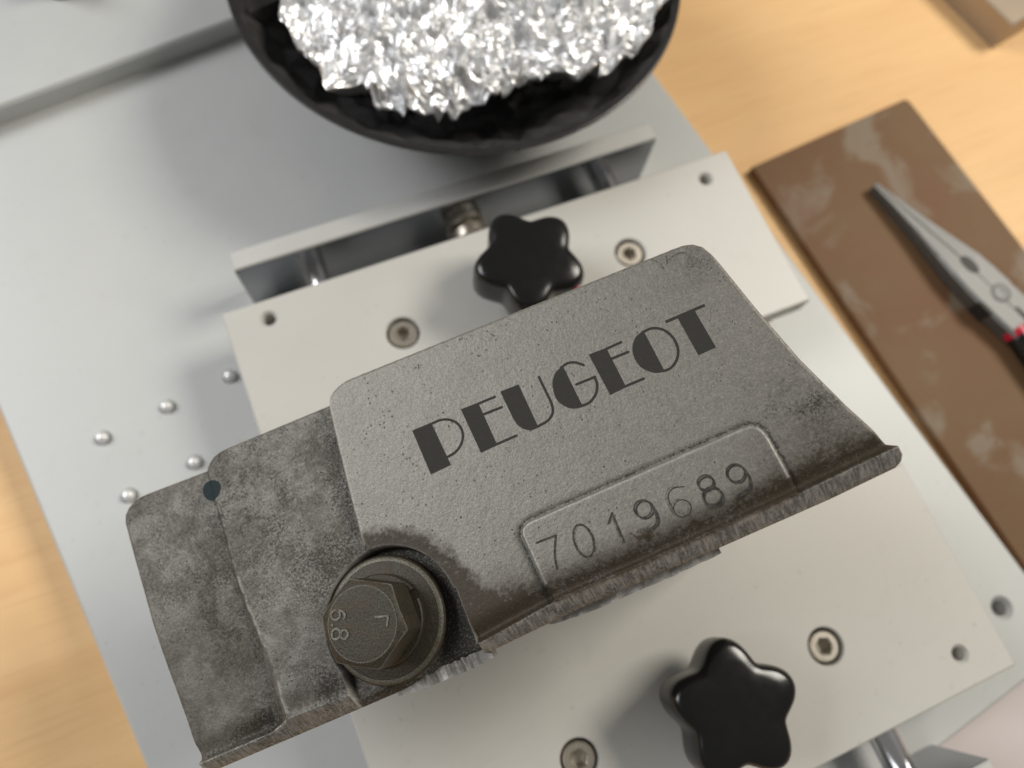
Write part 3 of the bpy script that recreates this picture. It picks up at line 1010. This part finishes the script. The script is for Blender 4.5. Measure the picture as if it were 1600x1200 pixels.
# spring washer: a split ring
SV, SF = [], []
ns = 60
for i in range(ns + 1):
    a = math.radians(20) + math.radians(346) * i / ns
    for r, z in ((7, 0.55), (10.7, 0.55), (10.8, 0.8), (10.8, 2.6), (10.5, 2.95), (7, 2.95)):
        SV.append((r * math.cos(a), r * math.sin(a), z))
    if i:
        for kk in range(6):
            b0, b1 = 6 * (i - 1), 6 * i
            SF.append((b0 + kk, b0 + (kk + 1) % 6, b1 + (kk + 1) % 6, b1 + kk))
SF += [tuple(range(6))[::-1], tuple(range(6 * ns, 6 * ns + 6))]
mesh_obj('spring_washer', SV, SF, 'washer_steel', bolt, True, 30)
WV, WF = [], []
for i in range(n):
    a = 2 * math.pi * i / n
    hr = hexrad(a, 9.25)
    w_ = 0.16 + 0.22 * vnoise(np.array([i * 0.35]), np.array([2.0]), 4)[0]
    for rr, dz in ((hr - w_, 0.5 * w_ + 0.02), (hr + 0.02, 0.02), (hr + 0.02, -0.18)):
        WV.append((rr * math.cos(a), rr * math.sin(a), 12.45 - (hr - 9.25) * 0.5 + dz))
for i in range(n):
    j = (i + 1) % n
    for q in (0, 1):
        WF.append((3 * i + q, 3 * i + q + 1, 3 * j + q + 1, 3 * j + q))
mesh_obj('worn_edge_highlight', WV, WF, 'bolt_worn_highlight', bolt, True, 40)  # highlight along the worn hexagon edge, painted as a thin lighter band
# worn rim of the head with its highlight painted on, and the raised marks
L = Flat(13.02); L.rib(circ(0, 0, 8.28, 60), 0.14, True); L.obj('worn_rim_highlight', 'bolt_worn_highlight', bolt)
def hm(pts):     # head marks, drawn in the mark's own upright frame, turned to stand as on the head
    a = math.radians(-90 - 23.6)
    return [(x * math.cos(a) - y * math.sin(a), x * math.sin(a) + y * math.cos(a)) for x, y in pts]
def raised(name, strokes):
    V, Fc = [], []
    for pts, closed, w in strokes:
        for z0, sc in ((13.0, 1.0),):
            vv_, ff_ = ribbon(pts, w, closed)
            b = len(V); m_ = len(vv_)
            V += [(x, y, 13.22) for x, y in vv_]
            Fc += [tuple(i + b for i in q) for q in ff_]
    return mesh_obj(name, V, Fc, 'bolt_worn_highlight', bolt)
raised('mark', [(hm(ell(-1.7, -6.5, 1.05, 1.1)), True, 0.5), (hm(spline([(-2.75, -6.3), (-2.6, -5.0), (-1.8, -4.2), (-1.0, -4.4)], 6)), False, 0.5)])
raised('mark', [(hm(ell(2.4, -6.1, 1.15, 1.05)), True, 0.5), (hm(ell(2.4, -4.1, 0.95, 0.9)), True, 0.5)])
raised('mark', [(hm([(0.5, -7.2), (0.6, -7.15)]), False, 0.55)])
raised('mark', [(hm([(-1.5, 3.3), (-1.9, 6.3)]), False, 0.45), (hm([(-1.9, 6.3), (0.2, 6.1)]), False, 0.45)])

# ------------------------------------------------------------------ bowl of crumpled foil
bowl = thing('bowl', 'round black plastic bowl filled with crumpled silver foil', 'bowl', (93.2, 234.9, 0))
n = 160
prof = [(38, 0.05), (41, 1.5), (54, 14), (67, 29), (80, 45), (89.5, 58), (91.2, 60.2), (91.0, 61.4), (89.6, 61.8), (88.2, 61.2)]
V, Fc = lathe(prof, n, 0, 0, False)
Fc.append(tuple(range(n))[::-1])
mesh_obj('shell', V, Fc, 'bowl_black', bowl, True, 50)
# hammered inside
V, Fc = [], []
rows, n = 9, 64
for j in range(rows + 1):
    t = j / rows
    r = 88.3 - 50 * t
    z = 61.2 - 52 * t ** 0.85
    for i in range(n):
        a = 2 * math.pi * i / n
        x, y = r * math.cos(a), r * math.sin(a)
        e = 0 if j == 0 else 3.4 * (vnoise(np.array([x * 0.14 + z * 0.1]), np.array([y * 0.14]), 5)[0] - 0.5) + 7.0 * (random.random() - 0.5)
        V.append((x * (1 - e / 90), y * (1 - e / 90), z + e * 0.5))
for j in range(rows):
    for i in range(n):
        i2 = (i + 1) % n
        Fc.append((j * n + i2, j * n + i, (j + 1) * n + i, (j + 1) * n + i2))
Fc.append(tuple(range(rows * n, rows * n + n)))
mesh_obj('lining', V, Fc, 'lining_black', bowl)

def crumple(x, y, size, amp, tilt, seed):
    """random tilted facets, one to each cell of a jittered grid"""
    best = np.full(x.shape, 1e9); out = np.zeros_like(x)
    ci = np.floor(x / size); cj = np.floor(y / size)
    for di in (-1, 0, 1):
        for dj in (-1, 0, 1):
            a, b = ci + di, cj + dj
            h1, h2, h3, h4, h5 = (vnoise(a + 0.0, b + 0.0, seed + 13 * q) for q in range(5))
            px, py = (a + h1) * size, (b + h2) * size
            d = (x - px) ** 2 + (y - py) ** 2
            z = amp * (h3 - 0.5) * 2 + tilt * 2 * ((h4 - 0.5) * (x - px) + (h5 - 0.5) * (y - py))
            m = d < best
            best = np.where(m, d, best); out = np.where(m, z, out)
    return out

ol = [(-76, 2), (-77, -17), (-70, -41), (-72, -50), (-60, -53), (-53, -61), (-37, -70), (-22, -73), (-8, -71), (11, -68), (27, -74.5), (49, -69), (68, -56), (80, -36), (82, -10), (76, 22), (60, 48), (30, 66), (0, 72), (-32, 66), (-58, 44), (-70, 22)]
ols = np.array(spline(ol, 9, True))
ang = np.arctan2(ols[:, 1], ols[:, 0]); rad = np.hypot(ols[:, 0], ols[:, 1])
o_ = np.argsort(ang); ang = ang[o_]; rad = rad[o_]
na, nr = 300, 70
V = np.zeros((nr + 1, na, 3))
aa = np.linspace(-math.pi, math.pi, na, endpoint=False)
R_ = np.interp(aa, ang, rad, period=2 * math.pi)
R_ = R_ + 7.0 * (fbm(aa * 7, aa * 0, 3, 15) - 0.5)
for j in range(nr + 1):
    t = j / nr
    rr = R_ * t ** 0.85 - 17 * max(0, t - 0.955) / 0.045
    x = rr * np.cos(aa); y = rr * np.sin(aa)
    z = 63 + 7 * (1 - t ** 2) - 13 * max(0, t - 0.955) / 0.045
    z = z + crumple(x, y, 11.0, 3.4, 0.40, 101) + crumple(x, y, 5.2, 1.2, 0.42, 202) + 0.35 * (rng.random(na) - 0.5)
    V[j] = np.c_[x + 0.5 * (rng.random(na) - 0.5), y + 0.5 * (rng.random(na) - 0.5), z]
Fc = []
for j in range(nr):
    for i in range(na):
        i2 = (i + 1) % na
        Fc.append((j * na + i, (j + 1) * na + i, (j + 1) * na + i2))
        Fc.append((j * na + i, (j + 1) * na + i2, j * na + i2))
fo = mesh_obj('crumpled_foil', V.reshape(-1, 3), Fc, 'foil')
fo.location = (93.2 * MM, 234.9 * MM, 0)
tag(fo, 'heap of crumpled silver foil lying in the black bowl', 'foil')

# ------------------------------------------------------------------ rusty steel plate and pliers
rp = thing('steel_plate', 'flat brown rusty steel plate lying on the table under the pliers', 'steel plate', (211, 141.9, -15), math.radians(5.3))
outline = [(0, -330)] + [(100, -330)] + [(100.2, -y_) for y_ in (220, 110)] + [(100.3, -1.5), (98.5, 0.2), (50, 0.3), (1.2, 0)] + [(0.2, -110), (-0.2, -220)]
V, Fc = plate(outline, 0.02, 5, (), 0.5)
mesh_obj('plate', V, Fc, 'rusty_steel', rp)

pd = Vector((284.0 - 262.0, 36.3 - 110.2))
pl = thing('pliers', 'needle-nose steel pliers with black and red grips lying on the rusty plate', 'pliers', (262.0, 110.2, -9.98), math.atan2(pd.y, pd.x))
# local x runs from the tip to the grips, y to the left of that
def jawhalf(sgn):
    xs = [0, 12, 30, 45, 56, 66, 74, 76.5, 79, 82, 95]
    ws = [1.4, 2.7, 5.2, 7.8, 9.8, 10.6, 10.9, 10.4, 10.7, 10.6, 10.0]
    V, Fc = [], []
    for x, w in zip(xs, ws):
        top = 5.6 + 4.2 * min(1, x / 55)
        y0 = 0.25 * sgn
        y1 = w * sgn
        if 26 < x < 60:
            y0 = 0.35 * sgn
        V += [(x, y0, 0.5), (x, y1 * 0.9, 0.5), (x, y1, 2.5), (x, y1, top - 1.2), (x, y1 * 0.86, top), (x, y0, top)]
    for i in range(len(xs) - 1):
        for a in range(6):
            b = (a + 1) % 6
            q = (6 * i + a, 6 * (i + 1) + a, 6 * (i + 1) + b, 6 * i + b)
            Fc.append(q if sgn > 0 else q[::-1])
    Fc += [tuple(range(6)), tuple(range(6 * (len(xs) - 1), 6 * len(xs)))[::-1]]
    o = mesh_obj('jaw', V, Fc, 'plier_steel', pl)
    o.data.materials.append(MAT['plier_side'])
    for p in o.data.polygons:
        if abs(p.normal.y) > 0.75:
            p.material_index = 1
jawhalf(1); jawhalf(-1)
def on_top(name, poly, z0, z1, mat):
    V, Fc = prism(poly, z0, z1)
    return mesh_obj(name, V, Fc, mat, pl)
ho = spline(ell(57, 0.4, 5.2, 2.9), 4, True)
on_top('jaw_opening', ho, 9.0, 9.9, 'hole_dark')
on_top('cutter_notch', [(72, -11.2), (79.5, -11.2), (78.5, -9.2), (73, -9.2)], 1.5, 9.95, 'hole_dark')
V, Fc = lathe([(4.6, 9.7), (4.6, 10.1), (4.2, 10.4), (1.6, 10.45), (1.2, 10.1)], 30, 75.5, 1.2)
mesh_obj('pivot', V, Fc, 'plier_steel', pl, True, 40)
on_top('slot', [(84.5, 0.6), (98, 0.2), (98, 2.4), (84.5, 2.2)], 9.5, 9.92, 'hole_dark')
for sgn in (1, -1):
    pts = [(94, 5.2 * sgn, 5.6), (110, 8.2 * sgn, 5.6), (135, 13 * sgn, 5.6), (165, 17 * sgn, 5.6), (190, 18 * sgn, 5.8)]
    V, Fc = [], []
    for i, (x, y, z) in enumerate(pts):
        rr = (5.4, 6.3, 6.6, 6.4, 4.6)[i]
        for q in range(16):
            a = 2 * math.pi * q / 16
            V.append((x, y + rr * math.cos(a), z + 0.02 + min(rr, 5.5) * math.sin(a)))
    for i in range(len(pts) - 1):
        for q in range(16):
            q2 = (q + 1) % 16
            Fc.append((16 * i + q, 16 * i + q2, 16 * (i + 1) + q2, 16 * (i + 1) + q))
    Fc += [tuple(range(16))[::-1], tuple(range(16 * (len(pts) - 1), 16 * len(pts)))]
    gr = mesh_obj('grip', V, Fc, 'black_plastic', pl, True, 50)
    V, Fc = tube((91.5, 4.9 * sgn, 5.7), (94.6, 5.3 * sgn, 5.7), 5.55, 24)
    mesh_obj('collar', V, Fc, 'red_plastic', gr, True, 50)

# ------------------------------------------------------------------ odds and ends at the rim of the picture
V, Fc = box(0, 0, 0.02, 140, 60, 17, 0.8)
o = mesh_obj('metal_block', V, Fc, 'tan_metal')
o.location = (380 * MM, 166 * MM, -15 * MM)
o.rotation_euler = (0, 0, math.radians(12))
tag(o, 'plain metal block on the table beyond the rusty plate', 'metal block')

nx_, ny_ = 24, 16
V, Fc = [], []
for j in range(ny_ + 1):
    for i in range(nx_ + 1):
        x, y = 260 * i / nx_, -148 * j / ny_
        V.append((x, y, 0.25 + 0.4 * math.sin(x * 0.03) ** 2 * (j / ny_)))
for j in range(ny_):
    for i in range(nx_):
        a = j * (nx_ + 1) + i
        Fc.append((a, a + nx_ + 1, a + nx_ + 2, a + 1))
o = mesh_obj('paper_sheet', V, Fc, 'paper', None, True)
sol = o.modifiers.new('thickness', 'SOLIDIFY'); sol.thickness = 0.0002
pv_ = Matrix.Rotation(YAW_B, 3, 'Z') @ Vector((30, -132.4, -15))
o.location = pv_ * MM
o.rotation_euler = (0, 0, YAW_B)
tag(o, 'pale sheet of paper on the table beside the base plate', 'paper')
